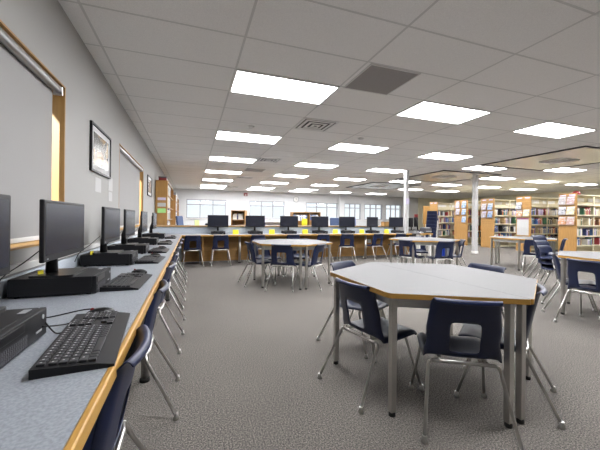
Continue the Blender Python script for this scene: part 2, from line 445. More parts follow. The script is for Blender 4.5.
def make_chair():
    r = thing('school_chair', (0, 0, 0), 0, '', 'chair')
    o = bpy.data.objects.new('seat_shell', chair_shell()); COL.objects.link(o); o.parent = r
    g = MB()   # seat frame : two cross bars and side rails under the seat
    g.tube([(-.165, -.13, .366), (-.10, -.145, .372), (.10, -.145, .372), (.165, -.13, .366)], .0105)
    g.tube([(-.165, .13, .366), (-.10, .14, .372), (.10, .14, .372), (.165, .13, .366)], .0105)
    for s in (-1, 1): g.tube([(s*.12, -.13, .375), (s*.12, .14, .375)], .009)
    g.build('seat_frame', CHROME, r)
    for sy, yt, yf in ((-1, -.13, -.30), (1, .13, .235)):
        for s in (-1, 1):
            foot = Vector((s*.228, yf, .02)); top = Vector((s*.165, yt, .366))
            knee = Vector((s*.186, yt+(yf-yt)*.05, .339))
            mid = knee.lerp(foot, .5)
            l = MB().tube([top, top.lerp(knee, .5)+Vector((s*.004, 0, .006)), knee, mid, foot], .0095, 10).build('leg', CHROME, r)
            MB().lathe([(.017, 0), (.018, .010), (.013, .018), (.012, .036)], 12, M=Matrix.Translation(foot-Vector((0, 0, .02)))).build('foot_glide', CHROME, l)
    return r
CH = make_chair(); used = [False]
GRP = {'c': 'chairs along the left counter', 'b': 'chairs along the back counter', 't': 'chairs around the six-sided tables', 's': 'stacked chairs'}
def chair(x, y, ang, lab, grp, z=0):
    """ang: direction the sitter faces, degrees from +x"""
    rz = R(ang-90)
    if not used[0]:
        CH.location = (x, y, z); CH.rotation_euler = (0, 0, rz); CH['label'] = lab; CH['group'] = GRP[grp]; used[0] = True; return CH
    return dup(CH, (x, y, z), rz, lab, GRP[grp])

# left counter row (facing the wall)
for i, (y, a) in enumerate(((1.20, 180), (2.15, 181), (3.09, 178), (3.97, 183), (4.85, 180), (5.72, 179), (6.55, 181))):
    chair(-.375, y, a, 'navy chair tucked under the left counter, ' + ('nearest the camera' if i == 0 else '%s from the camera' % ORD[i]), 'c')
# back counter row
for i, (x, y, a) in enumerate(((.03, 7.98, 97), (.70, 8.0, 90), (1.63, 8.0, 89), (2.57, 8.0, 91), (3.45, 8.0, 90), (4.22, 7.97, 72), (5.17, 7.97, 96), (6.0, 8.0, 90))):
    chair(x, y, a, ('navy chair in the corner where the two counters meet' if i == 0 else 'navy chair at the back counter, %s from the left corner' % ORD[i]), 'b')

# ------------------------------------------------------------------ six-sided tables (each two trapezoids)
def make_trapezoid():
    """left half of the hexagon: long side on local x=0, from (0,-.78) to (0,.78), body towards -x"""
    r = thing('trapezoid_table', (0, 0, 0), 0, '', 'table')
    s = .766; c = s*math.cos(R(30)); h = s/2
    poly = [(-.001, s), (-c, h), (-c, -h), (-.001, -s)]
    pr = roundpoly(poly, .03)
    inner = roundpoly([(-.001, s-.004), (-c+.003, h-.002), (-c+.003, -h+.002), (-.001, -s+.004)], .03)
    MB().prism(pr, CT-.030, CT-.0015).build('edge_band', EDGE, r)
    MB().prism(inner, CT-.031, CT).build('table_top', TOP, r)
    k = .86; ap = [(-.06, s*k-.05), (-c*k, h*k), (-c*k, -h*k), (-.06, -s*k+.05)]
    g = MB()
    for i in range(4):
        a = Vector((*ap[i], 0)); b = Vector((*ap[(i+1) % 4], 0)); d = b-a
        M = Matrix.Translation(((a.x+b.x)/2, (a.y+b.y)/2, CT-.066)) @ Matrix.Rotation(math.atan2(d.y, d.x), 4, 'Z')
        g.obox(M, d.length, .02, .07)
    g.build('apron', APRON, r)
    for (x, y) in ((-.050, s-.10), (-c+.055, h-.03), (-c+.055, -h+.03), (-.050, -s+.10)):
        l = MB().box(x-.0185, x+.0185, y-.0185, y+.0185, .025, CT-.031, .004).build('leg', STEEL, r)
        MB().lathe([(.020, 0), (.021, .012), (.014, .026)], 14, M=Matrix.Translation((x, y, 0))).build('leg_foot', RUBBER, l)
    return r
TB = None
tables = [((1.737, 1.932), 2, 'near six-sided table in the foreground'), ((1.75, 5.45), 0, 'six-sided table in front of the back counter'), ((4.90, 5.6), 2, 'six-sided table beside the white column'),
          ((7.87, 5.5), 0, 'six-sided table in front of the bookcases'), ((5.02, 2.22), 0, 'six-sided table at the right edge')]
for (x, y), a, nm in tables:
    for half, add in (('left', 0), ('right', 180)):
        lab = 'oak-edged grey trapezoid table, %s half of the %s' % (half, nm)
        if TB is None: TB = make_trapezoid(); TB.location = (x, y, 0); TB.rotation_euler = (0, 0, R(a)); TB['label'] = lab; TB['group'] = 'trapezoid tables pushed together in pairs'
        else: dup(TB, (x, y, 0), R(a+add), lab, 'trapezoid tables pushed together in pairs')
# chairs at the tables
chair(1.235, 1.917, 10, 'navy chair at the left side of the foreground table, seen from behind its shoulder', 't')
chair(1.521, 1.449, 58, 'navy chair in the centre foreground with its back to the camera', 't')
chair(1.995, 1.535, 126, 'navy chair at the right foreground, mostly hidden behind the twin table legs', 't')
chair(2.48, 2.18, 186, 'navy chair on the far right of the foreground table, only its back rim showing', 't')
chair(1.50, 2.58, 296, 'navy chair at the far left corner of the foreground table, facing the camera', 't')
chair(1.15, 5.50, 5, 'navy chair at the left side of the middle table, seen side-on', 't')
chair(1.50, 5.05, 58, 'navy chair at the middle table with its back to the camera, left one', 't')
chair(1.96, 4.98, 132, 'navy chair at the middle table turned to the left, right one', 't')
chair(1.42, 6.02, 300, 'navy chair at the far left side of the middle table, facing the camera', 't')
chair(2.10, 6.02, 240, 'navy chair at the far right side of the middle table, facing the camera', 't')
chair(4.40, 5.42, 20, 'navy chair at the left end of the table beside the column', 't')
chair(4.85, 5.05, 80, 'navy chair with a blue folder on its seat, back to the camera', 't')
chair(5.45, 5.32, 150, 'navy chair at the right end of the table beside the column', 't')
chair(5.30, 6.25, 240, 'navy chair at the far side of the table beside the column', 't')
chair(7.42, 4.93, 38, 'navy chair with its back to the camera at the table before the bookcases', 't')
chair(8.42, 5.10, 125, 'navy chair at the right end of the table in front of the bookcases', 't')
chair(4.31, 2.20, 4, 'navy chair at the right edge table with its back to the camera', 't')
chair(4.66, 2.61, 304, 'navy chair tucked at the far left corner of the right edge table', 't')
for q in range(3):
    chair(5.74+.004*q, 3.46+.045*q, -86, ('topmost', 'middle', 'lowest')[2-q]+' navy chair of the low stack beside the right edge table', 's', z=.085*q)
for q in range(7):
    chair(8.76+.018*q, 9.63+.006*q, 40, '%s navy chair from the floor in the tall stack by the far wall bookcase' % ORD[q], 's', z=.127*q)

# blue folder on a chair, white bag
o = MB().box(-.08, .08, -.012, .012, 0, .19, .004).build('folder', BLUEP); o.location = (4.84, 4.99, .432); o.rotation_euler = (R(-10), 0, R(-10)); tag(o, 'bright blue folder standing on a navy chair seat', 'folder')
o = MB().box(-.05, .05, -.02, .02, 0, .21, .006).build('paper_bag', PAPER); o.location = (4.98, 5.01, .432); o.rotation_euler = (R(-8), 0, R(-10)); tag(o, 'white paper bag beside the blue folder on the chair', 'bag')

# ------------------------------------------------------------------ computers
def make_pc():
    """front faces +y"""
    r = thing('desktop_computer', (0, 0, CT), 0, '', 'computer')
    MB().box(-.165, .165, -.37, .0, .006, .10, .004).build('case', CASE, r)
    g = MB(); g.box(-.165, .165, .0, .022, .006, .10, .004)
    g.box(-.02, .155, .021, .0235, .012, .052); g.build('front_bezel', BLACK, r)
    g = MB()
    for k in range(16):
        for q in range(3):
            g.box(.143-.0105*k, .150-.0105*k, .0225, .0255, .015+.0125*q, .025+.0125*q)
    g.build('front_grille', GREYD, r)
    MB().box(-.005, .150, .021, .0245, .064, .092, .002).build('drive_bay', BLACKG, r)
    MB().box(-.12, -.08, .021, .024, .030, .036).build('port', GREYM, r)
    MB().lathe([(.008, 0), (.008, .003)], 14, M=Matrix.Translation((-.13, .0215, .075)) @ Matrix.Rotation(R(-90), 4, 'X')).build('power_button', GREYM, r)
    MB().box(-.14, -.09, -.035, -.012, .1, .1008).build('badge', GREYM, r)
    for sx in (-.14, .14):
        for sy in (-.34, -.02): MB().cyl(sx, sy, 0, .007, .012, 10).build('rubber_foot', RUBBER, r)
    return r
def make_monitor(w=.60, h=.31, base=True):
    """screen faces +y; origin at base"""
    r = thing('monitor', (0, 0, 0), 0, '', 'monitor')
    zb = .10
    MB().box(-w/2, w/2, -.010, .012, zb, zb+h, .006).build('housing', BLACK, r)
    MB().box(-w/2+.018, w/2-.018, .0115, .0130, zb+.032, zb+h-.018).build('screen', SCREEN, r)
    MB().box(-w/4, w/4, -.038, -.010, zb+.06, zb+h-.06, .010).build('rear_cover', BLACK, r)
    g = MB(); g.tube([(0, -.06, .012), (0, -.06, .12), (0, -.03, .21)], [.03, .026, .026], 12); g.build('stand_neck', BLACKG, r)
    MB().prism(roundpoly([(-.14, .08), (-.12, -.13), (.12, -.13), (.14, .08)], .03), 0, .012).build('stand_base', BLACKG, r)
    MB().box(w/2-.05, w/2-.035, .012, .0135, zb+.012, zb+.018).build('power_light', GREYM, r)
    return r
def make_keyboard(single):
    """user at +y; x along the keys"""
    r = thing('keyboard', (0, 0, CT), 0, '', 'keyboard')
    g = MB(); g.bm.verts.ensure_lookup_table()
    v = [(-.235, -.10, 0), (.235, -.10, 0), (.235, .10, 0), (-.235, .10, 0), (-.235, -.10, .026), (.235, -.10, .026), (.235, .055, .017), (-.235, .055, .017), (.235, .10, .008), (-.235, .10, .008)]
    V = [g.bm.verts.new(p) for p in v]
    for f in ((3, 2, 1, 0), (4, 5, 6, 7), (7, 6, 8, 9), (0, 1, 5, 4), (9, 8, 2, 3), (1, 2, 8, 6, 5), (0, 4, 7, 9, 3)): g.bm.faces.new([V[i] for i in f])
    g.build('keyboard_base', BLACK, r)
    keys = []
    def zat(y): return .026-.009*(y+.10)/.155
    p = .0190
    for row in range(6):
        y = -.080+row*.0235+(.004 if row else 0)
        n = 0
        x = -.222
        while x < .06:
            wd = p
            if row == 5 and n == 3: wd = p*6
            elif row == 4 and n in (0,): wd = p*2.0
            elif row in (2, 3) and n == 0: wd = p*1.5
            if x+wd > .075: break
            keys.append((x+wd/2, y, wd-.003)); x += wd; n += 1
        if row in (1, 2, 5) or row == 0:
            for q in range(3): keys.append((.088+p*q+.008, y, p-.003))
        if row == 4: keys.append((.088+p+.008, y, p-.003))
        if row > 0:
            for q in range(4): keys.append((.158+p*q+.008, y, p-.003))
    keys = [(-x, y, w_) for x, y, w_ in keys]
    km = {}
    if single:
        extra = []
        for i, (x, y, w_) in enumerate(keys):
            if i >= 100: extra.append((x, y, w_)); continue
            key = round(w_, 4)
            if key not in km:
                g = MB().box(-w_/2, w_/2, -.0100, .0100, 0, .008, .002)
                g.box(-.004, .001, -.004, .001, .0078, .0083, mi=1)
                o = g.build('key', [KEYM, KEYL], r); km[key] = o.data
            else:
                o = bpy.data.objects.new('key', km[key]); COL.objects.link(o); o.parent = r
            o.location = (x, y, zat(y)-.001); o.rotation_euler = (R(-3.3), 0, 0)
        if extra:
            g = MB()
            for x, y, w_ in extra: g.box(x-w_/2, x+w_/2, y-.0100, y+.0100, zat(y)-.001, zat(y)+.007, .002); 
            o = g.build('key_block', KEYM, r); o['kind'] = 'stuff'
    else:
        g = MB()
        for x, y, w_ in keys:
            g.box(x-w_/2, x+w_/2, y-.0100, y+.0100, zat(y)-.001, zat(y)+.007)
        g.build('key_field', KEYM, r)
    MB().box(-.13, -.09, -.095, -.088, .0255, .0275).build('indicator_strip', GREYM, r)
    return r
def make_mouse():
    r = thing('mouse', (0, 0, CT), 0, '', 'mouse')
    g = MB(); bmesh.ops.create_uvsphere(g.bm, u_segments=20, v_segments=12, radius=1)
    for v in g.bm.verts:
        z = max(v.co.z, -.35)
        v.co = Vector((v.co.x*.031*(1-.12*v.co.y), v.co.y*.056, (z+.35)*.026))
    for f in g.bm.faces: f.smooth = True
    g.build('mouse_body', BLACKG, r)
    MB().tube([(-.004, -.03, .031), (.004, -.03, .031)], .007, 12).build('scroll_wheel', REDM, r)
    return r
PC, MO, KB1, KB, MS = make_pc(), make_monitor(), make_keyboard(True), make_keyboard(False), make_mouse()
first = {'pc': PC, 'mo': MO, 'kb': KB, 'ms': MS}; fu = set()
def put(k, loc, rz, lab, grp):
    if k not in fu:
        fu.add(k); o = first[k]; o.location = loc; o.rotation_euler = (0, 0, rz); o['label'] = lab; o['group'] = grp; return o
    return dup(first[k], loc, rz, lab, grp)
YS = [1.20, 2.15, 3.25, 4.13, 5.32, 6.75]
nth = ['nearest the camera', 'second from the camera', 'third from the camera', 'fourth from the camera', 'fifth from the camera', 'farthest along']
for i, y in enumerate(YS):
    rz = R(-90)
    put('pc', (-.512, y, CT), rz, 'flat black desktop computer on the left counter, ' + nth[i], 'desktop computers on the left counter')
    put('mo', (-.68, y+(.03 if i == 0 else -.03), CT+.10), rz, 'black monitor standing on a desktop computer, left counter, ' + nth[i], 'monitors on the left counter')
    kx = -.335
    if i == 0:
        KB1.scale = (1.1, .97, 1.0); KB1.location = (-.322, 1.262, CT); KB1.rotation_euler = (0, 0, R(-85)); tag(KB1, 'large black keyboard in the left foreground, nearest the camera', 'keyboard', 'keyboards on the left counter')
        # cable of the near keyboard
    else:
        put('kb', (kx-.035+random.uniform(-.015, .015), y+.12, CT), R(-90+random.uniform(-4, 4)), 'black keyboard on the left counter, ' + nth[i], 'keyboards on the left counter')
    put('ms', (kx-.03, (1.55 if i == 0 else y+.46), CT), R(-80 if i == 0 else -95), 'black mouse beside a keyboard on the left counter, ' + nth[i], 'mice on the left counter')
def cable(pts, lab, name='cable', rad=.0025):
    P = []
    pts = [Vector(p) for p in pts]
    for i in range(len(pts)-1):
        p0 = pts[max(i-1, 0)]; p1 = pts[i]; p2 = pts[i+1]; p3 = pts[min(i+2, len(pts)-1)]
        for k in range(6):
            t = k/6
            P.append(.5*((2*p1)+(p2-p0)*t+(2*p0-5*p1+4*p2-p3)*t*t+(3*p1-p0-3*p2+p3)*t**3))
    P.append(pts[-1])
    o = MB().tube(P, rad, 6).build(name, BLACK); tag(o, lab, 'cable'); return o
c = CT+.003
cable([(-.44, 1.36, c), (-.46, 1.35, c+.004), (-.488, 1.345, .79)], 'black cable from the near keyboard to the near computer')
cable([(-.43, 1.50, c+.008), (-.46, 1.46, c), (-.487, 1.32, .782)], 'short looped black cable beside the near keyboard')
cable([(-.385, 1.64, c+.004), (-.46, 1.66, c), (-.56, 1.58, c), (-.66, 1.55, c)], 'thin black mouse cable trailing across the left counter')
for i, y in enumerate(YS[1:5]):
    cable([(-.745, y-.12, 1.0), (-.80, y-.20, .93), (-.86, y-.25, .87), (-.885, y-.28, .80)], 'black monitor cable hanging to the left wall, behind the monitor ' + nth[i+1], rad=.003)
for i, y in enumerate((2.62, 1.75)):
    o = MB().box(-.015, .015, -.002, .002, 0, .032).build('yellow_tag', YEL); o.location = ((-.80, 3.10, CT+.10), (-.77, 2.06, CT+.10))[i]; o.rotation_euler = (0, 0, R(60)); tag(o, ('small yellow tag standing on the third computer on the left', 'small yellow tag half hidden behind the second monitor from the camera')[i], 'card')

# back counter computers
mx = [(.66, 0), (1.62, 0), (2.57, 0), (3.50, 0), (4.37, 0), (5.24, 14), (6.10, 0)]
for i, (x, a) in enumerate(mx):
    n_ = 'leftmost' if i == 0 else ('rightmost' if i == 6 else '%s from the left' % ORD[i])
    rz = R(180+a)
    pc = put('pc', (x, 8.05, CT), rz, 'flat black desktop computer on the back counter, ' + n_, 'desktop computers on the back counter')
    mo = put('mo', (x, 8.22, CT+.10), rz, 'black monitor on the back counter, ' + n_, 'monitors on the back counter')
    mo.scale = (.87, 1, 1) if i != 5 else (.78, 1, 1)
    pc.scale = (1.0, 1.0, .8); mo.location.z = CT+.081
    o = thing('yellow_card', (x+.43, 8.10, CT), 0, 'yellow folded card on the back counter, right of the %s monitor' % n_, 'card', 'yellow cards on the back counter')
    if i < 6:
        MB().obox(Matrix.Translation((0, -.012, .06)) @ Matrix.Rotation(R(-10), 4, 'X'), .15, .002, .12).build('front_leaf', YEL, o)
        MB().obox(Matrix.Translation((0, .012, .06)) @ Matrix.Rotation(R(10), 4, 'X'), .15, .002, .12).build('rear_leaf', YEL, o)
    else: bpy.data.objects.remove(o)
# tablets / papers between computers
for i, x in enumerate((3.98, 4.87, 5.83)):
    o = MB().box(-.10, .10, -.003, .003, 0, .12, .002).build('paper_sheet', mat('pale_blue_paper', (.45, .56, .66), .6)); o.location = (x+.10, 8.25, CT); o.rotation_euler = (R(-12), 0, 0)
    tag(o, 'pale blue sheet propped on the back counter, ' + ('left one', 'middle one', 'right one')[i], 'paper', 'pale blue sheets on the back counter')

# service desk things
o = put('mo', (6.92, 8.28, CT+.09), R(12), 'dark monitor on the service desk seen from behind', 'monitors on the service desk'); o.scale = (.31, 1, 1.0)
o = put('mo', (6.715, 8.30, CT+.09), R(-6), 'second dark monitor on the service desk seen from behind', 'monitors on the service desk'); o.scale = (.31, 1, .95)
t_ = thing('printer', (7.05, 7.98, CT), 0, 'dark grey printer on the right end of the service desk', 'printer')
MB().box(-.13, .13, -.12, .13, 0, .16, .015).build('printer_body', GREYD, t_); MB().box(-.10, .10, -.16, -.05, .05, .07, .004).build('paper_tray', GREYM, t_); MB().box(-.11, .11, -.08, .12, .16, .185, .01).build('scanner_lid', GREYM, t_)
t_ = thing('plastic_box', (6.95, 8.25, CT), 0, 'low grey plastic box under the service desk monitors', 'box')
MB().box(-.22, .22, -.12, .24, 0, .085, .008).build('box_body', GREYM, t_); MB().box(-.23, .23, -.13, .25, .075, .089, .003).build('box_lid', GREYD, t_)
t_ = thing('desk_phone', (6.80, 7.96, CT), 0, 'grey telephone on the front of the service desk', 'telephone')
MB().obox(Matrix.Translation((0, 0, .03)) @ Matrix.Rotation(R(12), 4, 'X'), .16, .18, .04, .008).build('phone_body', GREYM, t_); MB().tube([(-.06, -.08, .06), (-.06, 0, .075), (-.06, .08, .08)], [.02, .014, .02], 10).build('handset', GREYD, t_)
t_ = thing('red_sign', (6.92, 8.277, CT+.501), 0, 'small red and white card on top of the service desk monitor', 'card')
MB().box(-.07, .07, -.004, .004, .0, .10).build('card_face', REDM, t_)

# ------------------------------------------------------------------ pictures, notes, clock, alarm
def picture(loc, w, h, face, lab):
    t_ = thing('framed_picture', loc, R(90), lab, 'picture', 'framed pictures on the left wall')
    g = MB(); f = .022
    g.box(-w/2, w/2, -.022, 0, -h/2, -h/2+f); g.box(-w/2, w/2, -.022, 0, h/2-f, h/2); g.box(-w/2, -w/2+f, -.022, 0, -h/2+f, h/2-f); g.box(w/2-f, w/2, -.022, 0, -h/2+f, h/2-f)
    g.build('picture_frame', BLACK, t_)
    MB().box(-w/2+f, w/2-f, -.010, -.002, -h/2+f, h/2-f).build('mount', PAPER, t_)
    MB().box(-w/2+.09, w/2-.09, -.0115, -.009, -h/2+.08, h/2-.08).build('artwork', face, t_)
    return t_
picture((XL+.001, 3.87, 1.855), .76, .48, picture_mat('artwork_brown', [(.02, .025, .02), (.06, .06, .05), (.30, .20, .10), (.48, .36, .20)], 4), 'black framed picture with tan and green artwork between the two windows')
picture((XL+.001, 8.0, 1.88), .72, .46, picture_mat('artwork_grey', [(.10, .09, .10), (.25, .2, .18), (.45, .36, .30)], 6), 'dark framed picture beyond the second window')
for i, (y, z, w, h) in enumerate(((3.80, 1.50, .22, .15), (4.33, 1.56, .20, .16), (4.33, 1.41, .17, .11))):
    o = MB().box(XL, XL+.002, y-w/2, y+w/2, z-h/2, z+h/2).build('paper_notice', PAPER)
    tag(o, ('white paper notice on the wall below the framed picture', 'upper white paper notice beside the second window', 'lower white paper notice beside the second window')[i], 'notice')
t_ = thing('wall_clock', (6.22, YB-.001, 2.36), 0, 'round white wall clock between far windows', 'clock')
Mx = Matrix.Rotation(R(90), 4, 'X')
MB().lathe([(.185, 0), (.19, .03), (.165, .04), (.16, .02)], 32, M=Mx).build('clock_rim', GREYM, t_); MB().lathe([(.16, .018), (.16, .022)], 32, M=Mx).build('clock_face', WHITE, t_)
MB().box(-.006, .006, -.026, -.023, -.01, .12).build('clock_hand', BLACK, t_); MB().box(-.01, .08, -.026, -.023, -.006, .006).build('clock_hand', BLACK, t_)
t_ = thing('fire_alarm', (3.05, YB, 2.55), 0, 'small red fire alarm high on the back wall', 'alarm')
MB().box(-.11, .11, -.05, 0, -.09, .09, .008).build('alarm_body', REDM, t_); MB().box(-.04, .04, -.07, -.05, -.06, .0, .006).build('strobe_lens', WHITE, t_)

# ------------------------------------------------------------------ books
palette = [('dark red', (.28, .03, .04)), ('navy', (.03, .04, .14)), ('white', (.70, .69, .66)), ('black', (.02, .02, .025)), ('grey', (.30, .30, .33)), ('tan', (.46, .33, .18)), ('blue', (.08, .16, .40)), ('green', (.06, .17, .09)), ('lilac', (.42, .34, .52)), ('orange', (.70, .28, .04)), ('cream', (.62, .56, .40)), ('brown', (.16, .08, .04))]
bookm = {}
def book_mesh(cn):
    if cn in bookm: return bookm[cn]
    col = dict(palette)[cn]
    g = MB()
    g.box(-.5, -.42, -.5, .5, 0, 1); g.box(.42, .5, -.5, .5, 0, 1); g.box(-.5, .5, -.52, -.46, 0, 1, .0)   # covers and spine
    g.box(-.42, .42, -.46, .46, .02, .97, mi=1)
    g.box(-.5, .5, -.524, -.515, .72, .80, mi=1)
    o = g.build('book', [mat('book_cloth_'+cn.replace(' ', '_'), col, .55), SIDEW])
    bookm[cn] = o.data; bpy.data.objects.remove(o)
    return bookm[cn]
NB = [0]; REST = []
def put_book(x, y, z, w, d, h, cn, lab, grp, rz=0):
    """spine towards local -y"""
    if NB[0] >= 298: REST.append((x, y, z, w, d, h, cn, rz)); return
    NB[0] += 1
    o = bpy.data.objects.new('book', book_mesh(cn)); COL.objects.link(o)
    o.location = (x, y, z+.0005); o.rotation_euler = (0, 0, rz); o.scale = (w, d, h)
    tag(o, lab, 'book', grp)

# library ranges: oak end panel facing -x, beige metal shelves along x, front faces -y
SHZ = [.08, .36, .68, 1.03, 1.38, 1.73]
def make_range(y0, y1, x0, length, lab):
    d = y1-y0; yc = (y0+y1)/2
    r = thing('bookcase', (x0, yc, 0), 0, lab, 'bookcase', 'double-sided library bookcases')
    MB().box(0, .03, -d/2, d/2, .0, 2.10, .004).build('end_panel', WOOD, r)
    for s in (-1, 1):
        MB().box(.0-.004, .0, s*d*.25-.09, s*d*.25+.09, 2.01, 2.06).build('range_label', LILAC, r)
    g = MB()
    for k in range(12): g.box(-.0012, .001, -d/2+.006, d/2-.006, 1.02+.082*k, 1.027+.082*k)
    g.build('slat_grooves', mat('groove_brown', (.22, .12, .04), .7), r)
    MB().box(.03, length, -.01, .01, .02, 2.05).build('back_panel', SHELFM, r)
    for z in SHZ:
        g = MB(); g.box(.03, length, -d/2+.02, d/2-.02, z-.02, z); g.box(.03, length, -d/2+.015, -d/2+.03, z-.035, z+.004)
        g.build('shelf', SHELFM, r)
    MB().box(.03, length, -d/2+.02, d/2-.02, 2.03, 2.05).build('canopy', SHELFM, r)
    n = max(1, int(length/.92))
    for k in range(1, n+1):
        x = .03+k*.92
        if x < length: MB().box(x-.015, x+.015, -d/2+.02, -d/2+.045, .02, 2.05).build('upright', SHELFM, r)
    # sign strips on the empty top shelf
    for k in range(n):
        x = .05+k*.92
        MB().box(x+.08, x+.78, -.012-.012, -.012, 1.84, 1.96).build('sign_strip', WHITE, r)
    return r
ranges = [(6.62, 7.16, 2.6, 'nearest bookcase at the right with six magazines on its oak end', 'bookcase with six magazines'), (8.08, 8.64, 3.2, 'second bookcase, its oak end holding a white poster', 'bookcase with the white poster'),
          (9.57, 10.20, 3.4, 'third bookcase, just right of the carpet column', 'bookcase right of the carpet column'), (10.90, 11.66, 3.6, 'fourth bookcase, left of the carpet column, six books on its end', 'bookcase left of the carpet column'),
          (12.75, 13.3, 3.8, 'farthest bookcase, behind the tall chair stack', 'bookcase behind the chair stack')]
vis = [1.45, 1.9, 2.2, 1.7, 1.5]
XP = 12.0
shn = ['bottom', 'fifth', 'fourth', 'third', 'second', 'top']
for i, (y0, y1, L, lab, short) in enumerate(ranges):
    make_range(y0, y1, XP, L, lab)
    for s in (4, 3, 2, 1):
        x = XP+.06; z = SHZ[s]; n = 0
        while x < XP+vis[i]:
            run = random.randint(5, 11)
            base = random.choice(palette)[0]
            for q in range(run):
                w = random.uniform(.028, .05); h = random.uniform(.19, .275); dd = random.uniform(.15, .20)
                cn = base if random.random() < .25 else random.choice(palette)[0]
                if x+w > XP+vis[i]: break
                if any(abs(x+w/2-(XP+.03+.92*kk)) < .04 for kk in (1, 2)): x += .05; continue
                put_book(x+w/2, y0+.05+dd/2, z, w-.002, dd, h, cn, '%s book, %s from left, %s shelf, %s' % (cn, ORD[n], shn[s], short), 'books on the %s shelf of the %s' % (shn[s], short))
                x += w; n += 1
            x += random.uniform(.06, .30)
if REST:
    g = MB(); ml = []; mi = {}
    for (x, y, z, w, d, h, cn, rz) in REST:
        if cn not in mi: mi[cn] = len(ml); ml.append(mat('book_cloth_'+cn.replace(' ', '_'), dict(palette)[cn], .55))
        g.box(x-w/2, x+w/2, y-d/2, y+d/2, z+.0005, z+h, mi=mi[cn])
    o = g.build('shelved_books', ml); tag(o, 'mixed rows of books on the far bookcases', 'books', kind='stuff')
# covers displayed on the end panels
def cover(x, y, z, w, h, cols, lab, name='magazine', sc=13):
    t_ = thing(name, (x, y, z), R(-90), lab, 'magazine', 'covers displayed on bookcase ends')
    M = Matrix.Translation((0, -.03, 0)) @ Matrix.Rotation(R(-12), 4, 'X')
    cols = [tuple(c*.72 for c in q) for q in cols]
    MB().obox(M, w, .008, h, .001).build('cover', picture_mat('cover_art_%d' % len(bpy.data.materials), cols, sc), t_)
    MB().obox(M @ Matrix.Translation((0, -.006, h*.36)), w*.8, .003, h*.14).build('title_band', random.choice([PAPER, PAPER, LILAC, PAPER]), t_)
    MB().box(-w/2, w/2, -.052, .0065, -h/2-.012, -h/2-.004, .001).build('display_ledge', GREYM, t_)
    return t_
MG = [(.72, .70, .66), (.55, .20, .15), (.80, .78, .74), (.25, .25, .28)]
pos = {0: [(6.78, 1.86), (7.03, 1.86), (6.78, 1.52), (7.03, 1.52), (6.78, 1.18), (7.03, 1.18)], 1: [(8.52, 1.74), (8.24, 1.46), (8.50, 1.46)], 2: [(9.74, 1.75), (10.04, 1.75), (9.74, 1.42), (10.04, 1.42)],
       3: [(11.08, 1.87), (11.44, 1.87), (11.08, 1.55), (11.44, 1.55), (11.08, 1.2)]}
hv = {1.86: 'top', 1.52: 'middle', 1.18: 'bottom', 1.74: 'upper', 1.46: 'lower', 1.75: 'upper', 1.42: 'lower', 1.87: 'top', 1.55: 'middle', 1.2: 'bottom'}
pals = [[(.72, .70, .69), (.45, .42, .42), (.74, .62, .60)], [(.70, .69, .68), (.55, .36, .34), (.66, .67, .72)], [(.30, .30, .33), (.60, .60, .62), (.12, .12, .13)], [(.72, .80, .86), (.80, .70, .40), (.35, .45, .55)], [(.70, .68, .66), (.70, .30, .12), (.72, .70, .68)], [(.72, .70, .68), (.60, .36, .32), (.70, .66, .60)]]
for i, ps in pos.items():
    ymid = (ranges[i][0]+ranges[i][1])/2
    for q, (y, z) in enumerate(ps):
        pl = pals[(q+i*2) % 6] if i else pals[[1, 0, 3, 2, 5, 4][q]]
        if i >= 2: pl = [[(.62, .66, .72), (.20, .35, .60), (.80, .80, .80)], [(.75, .74, .70), (.45, .42, .5), (.65, .6, .5)]][q % 2]
        cover(XP-.006, y, z, .222, .275, pl, '%s %s cover displayed on the oak end of the %s' % (hv[z], 'right' if y < ymid else 'left', ranges[i][4]))
        o = None
t_ = thing('poster', (XP-.002, 8.38, .97), R(-90), 'tall white poster with purple heading on an oak bookcase end', 'poster')
MB().box(-.22, .22, -.004, 0, -.36, .30).build('poster_sheet', PAPER, t_); MB().box(-.22, .22, -.006, -.003, .24, .30).build('poster_heading', mat('plum_paper', (.30, .10, .18), .7), t_)
t_ = thing('red_basket', (12.25, 6.78, 2.0505), 0, 'round red object on top of the nearest bookcase', 'basket')
MB().lathe([(.11, 0), (.12, .04), (.10, .09), (.06, .125), (.02, .135)], 24).build('red_dome', REDM, t_)
t_ = thing('notice_board', (13.2, 14.6, 0), 0, 'oak notice panel with white papers left of the far bookcases', 'notice board')
MB().box(-.5, .35, -.02, .02, .9, 1.95, .004).build('board_panel', WOOD, t_); MB().box(-.05, .22, -.026, -.02, 1.3, 1.7).build('pinned_sheet', PAPER, t_)
for s in (-.4, .25): MB().box(s-.03, s+.03, -.03, .03, 0, .9).build('post', WOOD, t_)

# ------------------------------------------------------------------ bookcases behind the back counter
def wall_case(y0, y1, lab, depth, h):
    r = thing('wall_bookcase', (XL+.02, y0, 0), 0, lab, 'bookcase', 'oak bookcases along the left wall')
    L = y1-y0
    MB().box(0, depth, 0, .025, 0, h, .003).build('end_panel', WOOD, r); MB().box(0, depth, L-.025, L, 0, h, .003).build('end_panel', WOOD, r)
    MB().box(0, .012, .025, L-.025, 0, h).build('back_panel', WOOD, r)
    for k in range(6): MB().box(.012, depth-.005, .025, L-.025, .05+k*.345, .07+k*.345).build('shelf', WOOD, r)
    MB().box(0, depth, .025, L-.025, h-.025, h).build('top_board', WOOD, r)
    MB().box(.012, depth-.01, L/2-.01, L/2+.01, .07, h-.025).build('divider', WOOD, r)
    return r
w1 = wall_case(9.15, 12.2, 'tall oak bookcase against the left wall behind the back counter', .30, 2.16)
w2 = wall_case(12.6, 15.8, 'second oak bookcase farther along the left wall', .36, 2.0)
